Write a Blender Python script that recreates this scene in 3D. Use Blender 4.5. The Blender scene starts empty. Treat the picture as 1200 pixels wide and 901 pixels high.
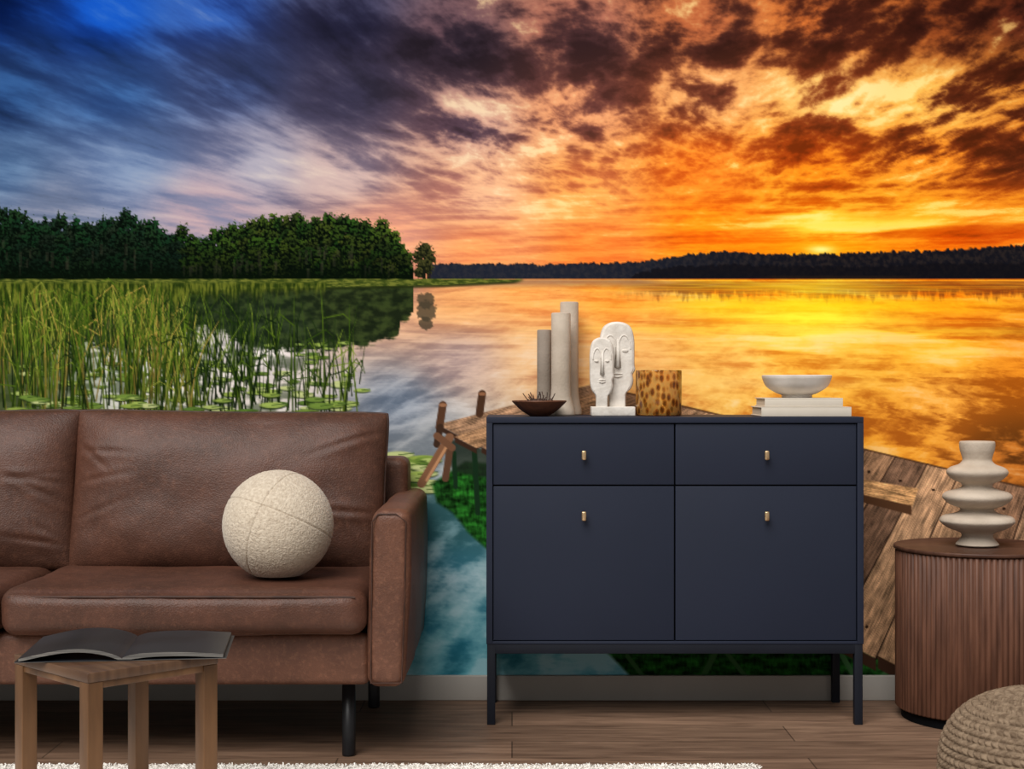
import bpy, bmesh, math, random
import numpy as np
from mathutils import Vector, noise as mnoise

random.seed(7)
scene = bpy.context.scene
scene.view_settings.view_transform = 'Standard'
scene.view_settings.look = 'None'

# ------------------------------------------------------------------ helpers
def lin(c):
    out = []
    for v in c[:3]:
        v = v / 255.0
        out.append(v / 12.92 if v <= 0.04045 else ((v + 0.055) / 1.055) ** 2.4)
    return tuple(out) + (1.0,)

def new_mat(name, c1, c2=None, scale=8.0, rough=0.6, bump=0.0, bscale=60.0, stretch=(1, 1, 1),
            metallic=0.0, spec=0.4, detail=5.0, ramp=(0.35, 0.65), bdist=0.01, voronoi=False):
    m = bpy.data.materials.new(name)
    m.use_nodes = True
    nt = m.node_tree
    b = nt.nodes['Principled BSDF']
    b.inputs['Roughness'].default_value = rough
    b.inputs['Metallic'].default_value = metallic
    b.inputs['Specular IOR Level'].default_value = spec
    tc = nt.nodes.new('ShaderNodeTexCoord')
    mp = nt.nodes.new('ShaderNodeMapping')
    mp.inputs['Scale'].default_value = stretch
    nt.links.new(tc.outputs['Object'], mp.inputs['Vector'])
    n = nt.nodes.new('ShaderNodeTexNoise')
    n.inputs['Scale'].default_value = scale
    n.inputs['Detail'].default_value = detail
    nt.links.new(mp.outputs[0], n.inputs['Vector'])
    r = nt.nodes.new('ShaderNodeValToRGB')
    r.color_ramp.elements[0].position = ramp[0]
    r.color_ramp.elements[1].position = ramp[1]
    r.color_ramp.elements[0].color = lin(c1)
    r.color_ramp.elements[1].color = lin(c2 if c2 else c1)
    nt.links.new(n.outputs['Fac'], r.inputs['Fac'])
    nt.links.new(r.outputs['Color'], b.inputs['Base Color'])
    if bump > 0:
        bm = nt.nodes.new('ShaderNodeBump')
        bm.inputs['Strength'].default_value = bump
        bm.inputs['Distance'].default_value = bdist
        if voronoi:
            t = nt.nodes.new('ShaderNodeTexVoronoi')
            t.inputs['Scale'].default_value = bscale
            nt.links.new(mp.outputs[0], t.inputs['Vector'])
            nt.links.new(t.outputs['Distance'], bm.inputs['Height'])
        else:
            t = nt.nodes.new('ShaderNodeTexNoise')
            t.inputs['Scale'].default_value = bscale
            t.inputs['Detail'].default_value = 4
            nt.links.new(mp.outputs[0], t.inputs['Vector'])
            nt.links.new(t.outputs['Fac'], bm.inputs['Height'])
        nt.links.new(bm.outputs[0], b.inputs['Normal'])
    return m

def link(o, parent=None, mat=None):
    scene.collection.objects.link(o)
    if parent: o.parent = parent
    if mat: o.data.materials.append(mat)
    return o

def group(name, loc, rz=0.0):
    e = bpy.data.objects.new(name, None)
    e.empty_display_size = 0.1
    e.location = loc
    e.rotation_euler = (0, 0, rz)
    scene.collection.objects.link(e)
    return e

def from_bm(name, bm, parent=None, mat=None, smooth=False, loc=(0, 0, 0), rot=(0, 0, 0)):
    me = bpy.data.meshes.new(name)
    bm.normal_update()
    bm.to_mesh(me); bm.free()
    if smooth:
        for p in me.polygons: p.use_smooth = True
    o = bpy.data.objects.new(name, me)
    o.location = loc; o.rotation_euler = rot
    return link(o, parent, mat)

def box(name, x0, x1, y0, y1, z0, z1, parent=None, mat=None, bev=0.0, seg=3, smooth=None):
    cx, cy, cz = (x0 + x1) / 2, (y0 + y1) / 2, (z0 + z1) / 2
    bm = bmesh.new()
    bmesh.ops.create_cube(bm, size=1)
    for v in bm.verts:
        v.co.x *= (x1 - x0); v.co.y *= (y1 - y0); v.co.z *= (z1 - z0)
    if bev > 0:
        bmesh.ops.bevel(bm, geom=bm.edges[:], offset=bev, segments=seg, profile=0.5, affect='EDGES')
    o = from_bm(name, bm, parent, mat, smooth=False, loc=(cx, cy, cz))
    if bev > 0:
        for p in o.data.polygons: p.use_smooth = True
        try:
            o.data.set_sharp_from_angle(angle=math.radians(50))
        except Exception:
            pass
    return o

def lathe(name, prof, n=64, parent=None, mat=None, loc=(0, 0, 0), rot=(0, 0, 0), smooth=True, rfun=None, closed=False):
    bm = bmesh.new()
    rings = []
    for (r, z) in prof:
        ring = []
        if r < 1e-6:
            ring = [bm.verts.new((0, 0, z))]
        else:
            for i in range(n):
                a = 2 * math.pi * i / n
                rr = r if rfun is None else rfun(r, a, z)
                ring.append(bm.verts.new((rr * math.cos(a), rr * math.sin(a), z)))
        rings.append(ring)
    for k in range(len(rings) - 1):
        A, B = rings[k], rings[k + 1]
        for i in range(n):
            j = (i + 1) % n
            if len(A) == 1 and len(B) == 1: continue
            if len(A) == 1: bm.faces.new((A[0], B[j], B[i]))
            elif len(B) == 1: bm.faces.new((A[i], A[j], B[0]))
            else: bm.faces.new((A[i], A[j], B[j], B[i]))
    bmesh.ops.recalc_face_normals(bm, faces=bm.faces[:])
    o = from_bm(name, bm, parent, mat, smooth=smooth, loc=loc, rot=rot)
    return o

def catmull(pts, sub=6):
    out = []
    P = [pts[0]] + list(pts) + [pts[-1]]
    for i in range(1, len(P) - 2):
        p0, p1, p2, p3 = [np.array(P[i + k], float) for k in (-1, 0, 1, 2)]
        for s in range(sub):
            t = s / sub
            out.append(tuple(0.5 * ((2 * p1) + (-p0 + p2) * t + (2 * p0 - 5 * p1 + 4 * p2 - p3) * t * t + (-p0 + 3 * p1 - 3 * p2 + p3) * t ** 3)))
    out.append(tuple(pts[-1]))
    return out

def tube(name, pts, r, parent=None, mat=None, cyclic=False, res=4):
    cu = bpy.data.curves.new(name, 'CURVE')
    cu.dimensions = '3D'
    cu.bevel_depth = r; cu.bevel_resolution = res
    sp = cu.splines.new('POLY')
    sp.points.add(len(pts) - 1)
    for p, q in zip(sp.points, pts): p.co = (q[0], q[1], q[2], 1)
    sp.use_cyclic_u = cyclic
    cu.use_fill_caps = True
    o = bpy.data.objects.new(name, cu)
    return link(o, parent, mat)

# ------------------------------------------------------------------ constants of the room
F = 1785.0
CAMH = 0.993
WALL = 4.80
MS = F / WALL          # mural print resolution: units per metre of the printed picture

# ------------------------------------------------------------------ MURAL (printed wallpaper, painted procedurally)
rng = np.random.default_rng(11)
Us = np.concatenate([np.arange(-330, -20, 4.0), np.arange(-20, 1220, 1.2), np.arange(1220, 1531, 4.0)])
Vs = np.concatenate([np.arange(-185, -8, 4.0), np.arange(-8, 790, 1.2), [790.0]])
W_, H_ = len(Us), len(Vs)
U, V = np.meshgrid(Us, Vs)

perm_ang = rng.random((256, 256)) * 2 * np.pi
GX, GY = np.cos(perm_ang), np.sin(perm_ang)
def perlin(x, y, seed=0):
    x = x + seed * 37.13; y = y + seed * 91.7
    xi = np.floor(x).astype(np.int64); yi = np.floor(y).astype(np.int64)
    xf = x - xi; yf = y - yi
    u = xf * xf * xf * (xf * (xf * 6 - 15) + 10); v = yf * yf * yf * (yf * (yf * 6 - 15) + 10)
    def g(ix, iy, dx, dy):
        a = ix & 255; b = iy & 255
        return GX[b, a] * dx + GY[b, a] * dy
    n00 = g(xi, yi, xf, yf); n10 = g(xi + 1, yi, xf - 1, yf)
    n01 = g(xi, yi + 1, xf, yf - 1); n11 = g(xi + 1, yi + 1, xf - 1, yf - 1)
    return (n00 * (1 - u) + n10 * u) * (1 - v) + (n01 * (1 - u) + n11 * u) * v
def fbm(x, y, oct=5, seed=0, gain=0.5):
    s = 0; a = 1.0
    for o in range(oct):
        s = s + a * perlin(x * 2 ** o, y * 2 ** o, seed + o * 3)
        a *= gain
    return s
def billow(x, y, oct=5, seed=0, gain=0.5):
    s = 0; a = 1.0
    c, sn = math.cos(.6), math.sin(.6)
    for o in range(oct):
        s = s + a * (np.abs(perlin(x, y, seed + o * 3)) * 2 - .45)
        x, y = (x * c - y * sn) * 2.03, (x * sn + y * c) * 2.03
        a *= gain
    return s
def sstep(a, b, x):
    t = np.clip((x - a) / (b - a), 0, 1)
    return t * t * (3 - 2 * t)

def field(pts, U, V, p=3.2, eps=30.0, vs=1.35):
    """smooth interpolation of colour samples; evaluated on a coarse lattice then upsampled"""
    gu = np.arange(-340, 1545, 12.0); gv = np.arange(-200, 812, 12.0)
    GU, GV = np.meshgrid(gu, gv)
    P = np.array([[q[0], q[1]] for q in pts], float)
    C1 = np.array([q[2] + q[3] for q in pts], float) / 255
    ws = np.zeros_like(GU); a = np.zeros(GU.shape + (6,))
    for i in range(len(P)):
        d2 = (GU - P[i, 0]) ** 2 + ((GV - P[i, 1]) * vs) ** 2 + eps ** 2
        w = d2 ** (-p / 2) * 1e6
        ws += w
        a += w[..., None] * C1[i]
    a /= ws[..., None]
    fu = (U[0] - gu[0]) / 12; fv = (V[:, 0] - gv[0]) / 12
    iu = np.clip(fu.astype(int), 0, len(gu) - 2); iv = np.clip(fv.astype(int), 0, len(gv) - 2)
    tu = (fu - iu)[None, :, None]; tv = (fv - iv)[:, None, None]
    r0 = a[iv]; r1 = a[iv + 1]
    rows = r0 * (1 - tv) + r1 * tv
    out = rows[:, iu] * (1 - tu) + rows[:, iu + 1] * tu
    return out[..., :3], out[..., 3:]

SKY = [
 (-20,0,(8,26,68),(20,58,128)),(120,15,(20,56,124),(30,88,180)),(250,10,(34,54,106),(60,98,168)),
 (0,110,(32,52,88),(58,92,138)),(130,110,(46,70,112),(74,112,162)),(270,90,(52,62,94),(90,112,158)),
 (0,200,(74,98,132),(108,134,166)),(150,190,(92,112,148),(135,152,180)),(300,190,(98,104,132),(170,168,182)),
 (60,250,(112,122,145),(150,152,168)),(250,245,(135,136,158),(188,164,170)),
 (400,20,(36,36,56),(70,72,98)),(400,110,(60,58,78),(130,124,138)),(400,200,(112,104,120),(200,178,175)),
 (450,280,(200,145,132),(235,168,138)),(530,50,(48,40,50),(105,82,90)),(550,150,(84,68,80),(205,165,150)),
 (560,230,(168,120,112),(242,190,155)),(570,295,(226,138,96),(246,168,112)),(680,40,(72,50,52),(165,112,98)),
 (680,130,(102,66,62),(232,165,125)),(690,220,(185,108,72),(250,175,105)),(700,290,(230,124,62),(248,150,78)),
 (820,30,(62,37,34),(178,108,74)),(830,110,(106,62,48),(242,178,122)),(820,200,(196,94,36),(245,145,60)),
 (830,270,(224,104,26),(252,154,42)),(960,30,(68,36,28),(200,118,66)),(970,110,(118,62,38),(255,208,135)),
 (960,200,(150,66,24),(245,145,45)),(960,265,(230,122,24),(255,212,84)),(960,292,(236,124,24),(255,184,56)),
 (1100,30,(56,28,22),(146,82,46)),(1100,120,(90,46,28),(255,195,108)),(1090,190,(104,50,25),(238,146,56)),
 (1080,260,(210,110,24),(254,180,60)),(1200,20,(34,17,15),(85,42,30)),(1200,110,(76,38,24),(218,148,72)),
 (1200,190,(95,48,28),(204,120,52)),(1200,260,(200,104,30),(248,172,60)),(1100,295,(196,72,16),(228,108,26)),
 (1200,285,(190,74,20),(224,104,30)),(880,298,(224,96,20),(246,128,32)),(-60,250,(100,112,135),(140,145,160)),
]
WAT = [
 (450,345,(150,120,112),(235,178,145)),(540,350,(205,140,98),(246,182,124)),(540,420,(142,126,128),(206,182,172)),
 (470,470,(92,104,120),(156,164,176)),(620,340,(226,140,82),(250,182,112)),(640,420,(194,140,108),(240,196,152)),
 (720,350,(225,130,58),(250,178,92)),(740,430,(204,140,86),(245,192,128)),(860,345,(230,126,34),(255,192,66)),
 (860,430,(204,134,68),(252,198,118)),(950,372,(242,165,34),(255,232,90)),(960,420,(196,124,48),(255,194,98)),
 (1100,345,(206,98,22),(252,156,44)),(1100,400,(196,110,34),(255,190,76)),(1100,470,(150,92,38),(242,172,86)),
 (1180,540,(92,58,28),(190,122,60)),(1050,505,(160,96,38),(234,162,70)),(1200,420,(155,90,30),(236,152,58)),
 (520,520,(118,124,130),(172,174,176)),(530,610,(54,88,92),(110,140,146)),(520,670,(66,112,126),(158,182,190)),(530,740,(50,108,126),(118,164,174)),
 (560,790,(52,108,122),(106,160,172)),(700,785,(58,118,130),(105,160,175)),(300,400,(170,165,168),(244,234,232)),(150,430,(160,168,160),(236,232,228)),
 (150,360,(110,120,90),(180,180,150)),(0,400,(100,115,80),(170,175,140)),
]
BUMPS = [(1075,162,75,15,-.55),(880,128,55,14,-.35),(1150,55,130,50,-.3),(480,85,120,42,-.35),(880,70,90,22,-.3),
 (620,60,70,35,-.25),(980,168,60,9,-.4),(1010,20,120,20,-.2),(750,110,60,25,-.25),(1180,205,60,20,-.35),(920,212,70,8,-.35),
 (960,125,55,14,.45),(620,178,70,9,.5),(1190,150,50,12,.4),(1050,105,60,12,.4),(960,262,110,7,.6),(1120,248,110,6,.55),
 (930,208,50,6,.35),(240,210,130,12,.3),(860,90,45,14,.35),(560,120,40,8,.3),(1100,80,40,10,.3),(150,20,110,18,.3),(640,240,60,12,.3),
 (1070,200,60,8,.35),(30,30,90,40,-.25),(330,60,70,30,-.2),(430,150,90,16,-.2),(700,175,60,8,-.2),(1000,245,80,5,-.35),(1100,272,120,4,-.4),(820,282,90,4,-.3)]
def cloudmask(U, V):
    h = np.maximum(327 - V, 0)
    k = 1.0 / (h + 48)
    px = (U - 780) * k * 3.0; py = 900 * k
    wx = perlin(px * .6, py * .6, 5); wy = perlin(px * .6, py * .6, 9)
    n1 = fbm(px * .7 + wx * .25, py * .9 + wy * .25, 7, 1, .58)
    bl = billow(px * 1.5, py * 1.7 + wy * .2, 5, 31, .55)
    n2 = fbm(U / 170, V / 60 + (U - 780) * .0012, 4, 2, .5)
    right = sstep(250, 620, U)
    n = 0.55 * n1 - 0.42 * bl * right + 0.35 * n2
    n = n + 0.34 * fbm(U / 52 + wx, V / 24 + wy + U / 300, 6, 35, .66) * right * sstep(70, 150, h)
    low = sstep(150, 55, h) * sstep(200, 420, U)
    st = fbm(U / 170 + wx * .3, V / 11 + (U - 900) * .002, 6, 36, .58)
    n = n * (1 - .72 * low) + (st * .55 + .08) * low
    ang = np.arctan2(h + 60, 820 - U)
    rad = np.hypot(820 - U, (h + 60))
    cir = fbm(ang * 16, rad / 210, 6, 33, .62)
    n = n * (1 - .35 * (1 - right)) + cir * .42 * (1 - right)
    for (a, b, sa, sb, w) in BUMPS:
        uu = (U - a + 26 * wx) / sa; vv = (V - b + 8 * wy) / sb
        n = n + 0.85 * w * np.exp(-(uu * uu + vv * vv) * .7)
    return n
i327 = int(np.searchsorted(Vs, 327))
Ut, Vt = U[:i327], V[:i327]
Ub, Vb = U[i327:], V[i327:]
def paint_sky(U, V):
    a, b = field(SKY, U, V)
    n = cloudmask(U, V)
    m = sstep(-.26, .32, n)[..., None]
    c = a * (1 - m) + b * m
    hi = sstep(.26, .66, n)[..., None]
    c = c + hi * (1.0 - c) * np.array([.62, .52, .32]) * sstep(-200, 700, U)[..., None]
    lo = sstep(-.2, -.6, n)[..., None]
    return c * (1 - .25 * lo)
sky = paint_sky(Ut, Vt)
g = np.exp(-(((Ut - 965) / 110) ** 2 + ((Vt - 290) / 10) ** 2))[..., None]
sky = sky + g * (np.array([1.0, .66, .14]) - sky) * .7
g = np.exp(-(((Ut - 1010) / 100) ** 2 + ((Vt - 262 + (Ut - 1000) * .04) / 7) ** 2))[..., None]
sky = sky + g * (np.array([1.0, .86, .36]) - sky) * .65
g = np.exp(-(((Ut - 962) / 15) ** 2 + ((Vt - 292) / 4.5) ** 2))[..., None]
sky = sky + g * (np.array([1.0, .95, .6]) - sky) * .95

# water
rip = perlin(Ub / 46, Vb / 2.6, 21) * sstep(327, 420, Vb) * 3 + perlin(Ub / 120, Vb / 6, 22) * 5
VR = 327 - (Vb - 327) * .92 + rip * sstep(327, 360, Vb)
wn = cloudmask(Ub + rip * 1.5, np.clip(VR, -185, 327))
wn = wn + 0.55 * fbm(Ub / 60, Vb / 40, 5, 34, .55) * sstep(520, 600, Vb)
wa, wb = field(WAT, Ub, Vb)
m = sstep(-.36, .34, wn)[..., None]
water = wa * (1 - m) + wb * m
hi = sstep(.22, .7, wn)[..., None]
water = water + hi * (1 - water) * .28
streak = perlin(Ub / 70, Vb / 2.2, 30)[..., None] * .05 * sstep(500, 340, Vb)[..., None]
water = water * (1 + streak * 1.5)
for (gu_, gv_, su, sv, col, am) in [(945, 372, 85, 7, (1.0, .96, .34), .9), (900, 385, 170, 5, (1.0, .87, .38), .6), (970, 358, 170, 8, (1.0, .84, .2), .7),
                                    (930, 336, 200, 4, (1.0, .76, .2), .65), (1110, 388, 100, 4, (1.0, .82, .32), .6), (700, 395, 60, 4, (1.0, .86, .6), .3), (900, 448, 100, 7, (1.0, .86, .58), .4),
                                    (1130, 412, 70, 4, (1.0, .84, .42), .4)]:
    g = np.exp(-(((Ub - gu_) / su) ** 2 + ((Vb - gv_ - perlin(Ub / 20, Vb / 3, 8) * 5) / sv) ** 2))[..., None]
    water = water + g * (np.array(col) - water) * am
C = np.concatenate([sky, water], 0)
# richer print saturation and contrast
lum = (C @ np.array([.3, .59, .11]))[..., None]
C = np.clip(lum + (C - lum) * 1.14, 0, 1)
C = C + (C * C * (3 - 2 * C) - C) * .22

def blend(mask, col):
    global C
    if mask.ndim == 2: mask = mask[..., None]
    C = C * (1 - mask) + np.asarray(col) * mask

def sub(u0, u1, v0, v1):
    a, b = np.searchsorted(Us, [u0, u1]); c, d = np.searchsorted(Vs, [v0, v1])
    return slice(max(c - 1, 0), d + 1), slice(max(a - 1, 0), b + 1)

jag = perlin(U / 3.2, V / 3.2, 40) * 6 + perlin(U / 7, V / 7, 41) * 6
def contour(pts, crowns, seed, amp=1.0):
    r = np.random.default_rng(seed)
    px = [p[0] for p in pts]; py = [p[1] for p in pts]
    top = np.interp(Us, px, py) + 8 * amp
    x = px[0]
    while x < px[-1]:
        rad = r.uniform(*crowns)
        cy = np.interp(x, px, py) + r.uniform(-3, 6) * amp
        d = (Us - x) / rad
        c = np.where(np.abs(d) < 1, cy + rad * 1.2 * (1 - np.sqrt(np.maximum(0, 1 - d * d))), 9999)
        top = np.minimum(top, c)
        x += rad * r.uniform(.6, 1.2)
    return np.where((Us < px[0]) | (Us > px[-1]), 9999, top)
def trees(top, c1, c2, bottom, jg=1.0, sx=9, seed=50):
    t = top[None, :]
    m = sstep(-1.0, 1.0, V - t + jag * jg) * sstep(bottom + 1, bottom - 1, V)
    k = sstep(-.35, .5, fbm(U / sx, V / (sx * 1.1), 4, seed, .65))
    k = k * sstep(75, 5, V - t)
    blend(m, np.array(c1) / 255 * (1 - k[..., None]) + np.array(c2) / 255 * k[..., None])

# far shore
topR = contour([(500, 309), (560, 308), (640, 309), (700, 308), (755, 306), (800, 298), (850, 294), (900, 297), (960, 297), (1050, 294), (1130, 291), (1200, 286), (1540, 280)], (2, 5), 3, .3)
trees(topR, (20, 20, 27), (40, 34, 34), 326.5, .3, 6, 51)
fade = sstep(1000, 600, U) * sstep(topR[None, :] - 1, topR[None, :] + 2, V) * sstep(327, 325, V) * (U > 505)
blend(fade * .45, np.array([44, 54, 74]) / 255)
lowhill = contour([(740, 322), (780, 311), (860, 309), (1000, 312), (1100, 308), (1540, 306)], (3, 7), 13, .3)
mm = sstep(-1, 1, V - lowhill[None, :] + jag * .3) * sstep(327, 325, V)
blend(mm * .7, np.array([16, 15, 20]) / 255)
blend(sstep(3, 0, np.abs(V - 324.5)) * sstep(880, 910, U) * sstep(1085, 1050, U) * .7, np.array([40, 28, 22]) / 255)
spk = topR[None, :] * 0 + 346 + 10 * perlin(U / 6, U * 0, 61) + 6 * perlin(U / 2.5, V / 8, 62)
mm = sstep(spk + 5, spk - 5, V) * sstep(328, 330, V) * sstep(700, 800, U)
mm = mm * (0.5 + .4 * sstep(-.3, .3, perlin(U / 60, V / 1.8, 63))) * (1 - .6 * np.exp(-((U - 940) / 100) ** 2))
blend(mm * .75, np.array([96, 46, 24]) / 255)
mm = sstep(340, 329, V) * sstep(327, 328.5, V) * sstep(500, 540, U) * sstep(790, 740, U)
blend(mm * .55, np.array([110, 84, 82]) / 255)

# left wood and its reflection
ptsL = [(-340, 235), (-60, 245), (0, 248), (25, 250), (48, 262), (70, 254), (95, 264), (125, 256), (150, 256), (180, 262), (196, 278), (210, 268), (232, 284), (262, 272), (300, 261), (340, 256), (400, 256), (435, 262), (460, 272), (476, 290), (484, 316)]
topL = contour(ptsL, (6, 12), 5, 1.1)
refl = 332 + (332 - topL) * 1.02
ysh = perlin(U / 24, V / 2.5, 70) * 5
mm = sstep(refl[None, :] + 3, refl[None, :] - 3, V + ysh + jag * .4) * sstep(331, 333, V) * (topL[None, :] < 900)
k = sstep(-.4, .5, fbm(U / 14, V / 9, 4, 71))[..., None]
blend(mm * .95, np.array([16, 28, 14]) / 255 * (1 - k) + np.array([46, 62, 28]) / 255 * k)
mm = sstep(0, 8, V - topL[None, :] - 9 + jag) * sstep(330, 328, V) * (topL[None, :] < 900)
blend(mm, np.array([8, 17, 9]) / 255)
RT = random.Random(21)
def crown(cx, cy, rx, ry, c1, c2, a=1.0, conifer=False):
    sl = sub(cx - rx * 1.6 - 2, cx + rx * 1.6 + 2, cy - ry * 1.6 - 2, cy + ry * 1.5 + 2)
    u, v = U[sl], V[sl]
    if u.size == 0: return
    du = (u - cx) / rx; dv = (v - cy) / ry
    if conifer:
        du = du / np.clip(.30 + (dv + 1) * .5, .2, 1)
    d = 1 - np.sqrt(du ** 2 + dv ** 2)
    jn = perlin(u / 2.1, v / 2.0, 43) * .75 + perlin(u / 4.6, v / 3.6, 44) * .8
    m = (sstep(-.10, .12, d + jn * .62) * a)[..., None]
    light = np.clip(.46 - dv * .40 + .16 * du + jn * 1.7, 0, 1)[..., None]
    light = light ** 1.6
    c = np.array(c1) / 255 * (1 - light) + np.array(c2) / 255 * light
    C[sl] = C[sl] * (1 - m) + c * m
pxs = [p[0] for p in ptsL]; pys = [p[1] for p in ptsL]
for row in range(5):
    x = -335
    while x < 478:
        rx = RT.uniform(5, 10.5) * (1 + .08 * row)
        ct = np.interp(x, pxs, pys)
        pine = x < 200 and row < 2 and RT.random() < .35
        ry = RT.uniform(8, 14) if not pine else RT.uniform(11, 17)
        if pine: rx *= .85
        cy = ct + ry * .8 + row * (322 - ct) * .19 + RT.uniform(-6, 5)
        if row == 0 and RT.random() < .2: cy -= 4
        warm = RT.random() * float(sstep(150, 320, np.array(float(x))))
        sh = 1.0 - .10 * row
        c2 = ((34 + 44 * warm + RT.uniform(-6, 8)) * sh, (60 + 40 * warm + RT.uniform(-8, 10)) * sh, (24 + 10 * warm) * sh)
        if x < 210: c2 = ((28 + RT.uniform(-5, 8)) * sh, (54 + RT.uniform(-8, 10)) * sh, 34 * sh)
        if cy + ry * .6 < 326:
            crown(x, cy, rx, ry, (6, 13, 8), c2, 1.0, pine)
        x += rx * RT.uniform(.6, 1.1)
for i in range(110):
    x = RT.uniform(-330, 470)
    ct = np.interp(x, pxs, pys)
    y0 = RT.uniform(ct + 26, 316)
    sl = sub(x - .3, x + .3, y0, min(y0 + RT.uniform(6, 16), 326))
    C[sl] = C[sl] * .72 + np.array([70, 66, 52]) / 255 * .28
dk = sstep(308, 328, V) * (topL[None, :] < 900) * sstep(330, 328, V)
blend(dk * .65, np.array([8, 18, 8]) / 255)
def blob(cx, cy, rx, ry, col, a=1.0, jg=1.0):
    d = 1 - np.sqrt(((U - cx) / rx) ** 2 + ((V - cy) / ry) ** 2)
    blend(sstep(-.12, .12, d + jag * .05 * jg) * a, np.array(col) / 255)
for (bx, by, rx, ry) in [(497, 292, 9, 8), (491, 300, 7, 8), (502, 302, 9, 9), (497, 313, 10, 10), (492, 319, 7, 6)]:
    crown(bx, by, rx, ry, (20, 24, 14), (66, 66, 34))
blob(497, 322, 2.5, 8, (22, 26, 18))
for (bx, by, rx, ry) in [(499, 352, 10, 9), (500, 364, 11, 12), (499, 378, 8, 8)]:
    blob(bx, by, rx, ry, (70, 62, 48), .8)
# meadow strip
st = 326.5 + 1.2 * perlin(U / 12, V * 0, 72)
bot = np.interp(U, [-400, 150, 300, 420, 520, 615], [352, 345, 339, 336, 334, 329])
k = sstep(-.4, .4, fbm(U / 10, V / 2.5, 4, 73))[..., None]
mm = sstep(st - .8, st + .8, V) * sstep(bot + 1, bot - 1, V) * sstep(616, 606, U)
blend(mm, np.array([54, 68, 24]) / 255 * (1 - k) + np.array([112, 118, 48]) / 255 * k)
mm = sstep(bot - 1.5, bot, V) * sstep(bot + 3.5, bot + 1, V) * sstep(614, 600, U)
blend(mm * .8, np.array([35, 45, 18]) / 255)
# dense sedge at the left
bot = np.interp(U, [-400, 0, 60, 140, 220, 300, 390], [470, 425, 400, 372, 352, 345, 338]) + perlin(U / 9, V * 0, 74) * 18
mm = sstep(bot + 8, bot - 12, V) * sstep(328, 334, V) * sstep(395, 380, U)
k = sstep(-.4, .4, fbm(U / 4, V / 22, 4, 75))[..., None]
blend(mm, np.array([34, 50, 14]) / 255 * (1 - k) + np.array([104, 112, 38]) / 255 * k)
# vegetation reflections / dark water between the reeds
mm = sstep(-.05, .4, fbm(U / 40, V / 14, 4, 76)) * sstep(400, 330, U) * sstep(350, 380, V) * sstep(500, 480, V)
blend(mm * .6, np.array([52, 66, 42]) / 255)
mm = sstep(150, 20, U) * sstep(390, 430, V) * sstep(520, 495, V)
blend(mm * .75, np.array([50, 62, 30]) / 255)

def stroke(p, q, w, col, a=1.0, w2=None):
    w2 = w if w2 is None else w2
    mw = max(w, w2)
    sl = sub(min(p[0], q[0]) - mw - 2, max(p[0], q[0]) + mw + 2, min(p[1], q[1]) - mw - 2, max(p[1], q[1]) + mw + 2)
    u = U[sl]; v = V[sl]
    if u.size == 0: return
    dx, dy = q[0] - p[0], q[1] - p[1]
    L = dx * dx + dy * dy + 1e-9
    t = np.clip(((u - p[0]) * dx + (v - p[1]) * dy) / L, 0, 1)
    d = np.hypot(u - p[0] - t * dx, v - p[1] - t * dy)
    ww = (w + (w2 - w) * t) / 2
    m = (np.clip(ww - d + .6, 0, 1) * np.clip(ww * 2 + .2, 0, 1) * a)[..., None]
    C[sl] = C[sl] * (1 - m) + np.array(col) / 255 * m
def poly(pts, col, a=1.0, soft=.7, tex=None):
    P = np.array(pts, float)
    sl = sub(P[:, 0].min() - 3, P[:, 0].max() + 3, P[:, 1].min() - 3, P[:, 1].max() + 3)
    u = U[sl]; v = V[sl]
    if u.size == 0: return
    inside = np.zeros(u.shape, bool); dist = np.full(u.shape, 1e9)
    n = len(P)
    for i in range(n):
        x1, y1 = P[i]; x2, y2 = P[(i + 1) % n]
        dx, dy = x2 - x1, y2 - y1
        t = np.clip(((u - x1) * dx + (v - y1) * dy) / (dx * dx + dy * dy + 1e-9), 0, 1)
        dist = np.minimum(dist, np.hypot(u - x1 - t * dx, v - y1 - t * dy))
        cond = ((y1 > v) != (y2 > v)) & (u < (x2 - x1) * (v - y1) / (y2 - y1 + 1e-12) + x1)
        inside ^= cond
    sd = np.where(inside, dist, -dist)
    m = (np.clip(.5 + sd / (2 * soft), 0, 1) * a)[..., None]
    c = np.array(col) / 255 * np.ones(u.shape + (3,))
    if tex is not None: c = np.clip(c * tex(u, v)[..., None], 0, 1)
    C[sl] = C[sl] * (1 - m) + c * m
def ell(cx, cy, rx, ry, col, a=1.0):
    sl = sub(cx - rx - 2, cx + rx + 2, cy - ry - 2, cy + ry + 2)
    u = U[sl]; v = V[sl]
    if u.size == 0: return
    d = (1 - np.sqrt(((u - cx) / rx) ** 2 + ((v - cy) / ry) ** 2)) * ry
    m = (np.clip(d + .5, 0, 1) * a)[..., None]
    C[sl] = C[sl] * (1 - m) + np.array(col) / 255 * m

# lily pads
R = random.Random(3)
pads = []
for i in range(190):
    v = 400 + 98 * R.random() ** .8
    u = R.uniform(20, 425) if v > 425 else R.uniform(150, 420)
    pads.append((v, u))
for i in range(28): pads.append((R.uniform(532, 580), R.uniform(448, 506)))
pads = sorted(pads)
def draw_pads(ps):
    for v, u in ps:
        s = (v - 330) / 150
        rx = R.uniform(7, 16) * s; ry = rx * R.uniform(.19, .27)
        c = R.choice([(136, 156, 70), (160, 176, 98), (106, 132, 56), (182, 190, 128), (84, 112, 46), (150, 170, 84)])
        ell(u, v + 1.4, rx, ry, (34, 48, 22), .85)
        ell(u, v, rx, ry, c)
        ell(u - rx * .2, v - ry * .2, rx * .55, ry * .5, tuple(min(255, q * 1.1) for q in c), .6)
        stroke((u, v), (u + rx, v - ry * .5), .8, (60, 84, 36))
draw_pads(pads)

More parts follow.
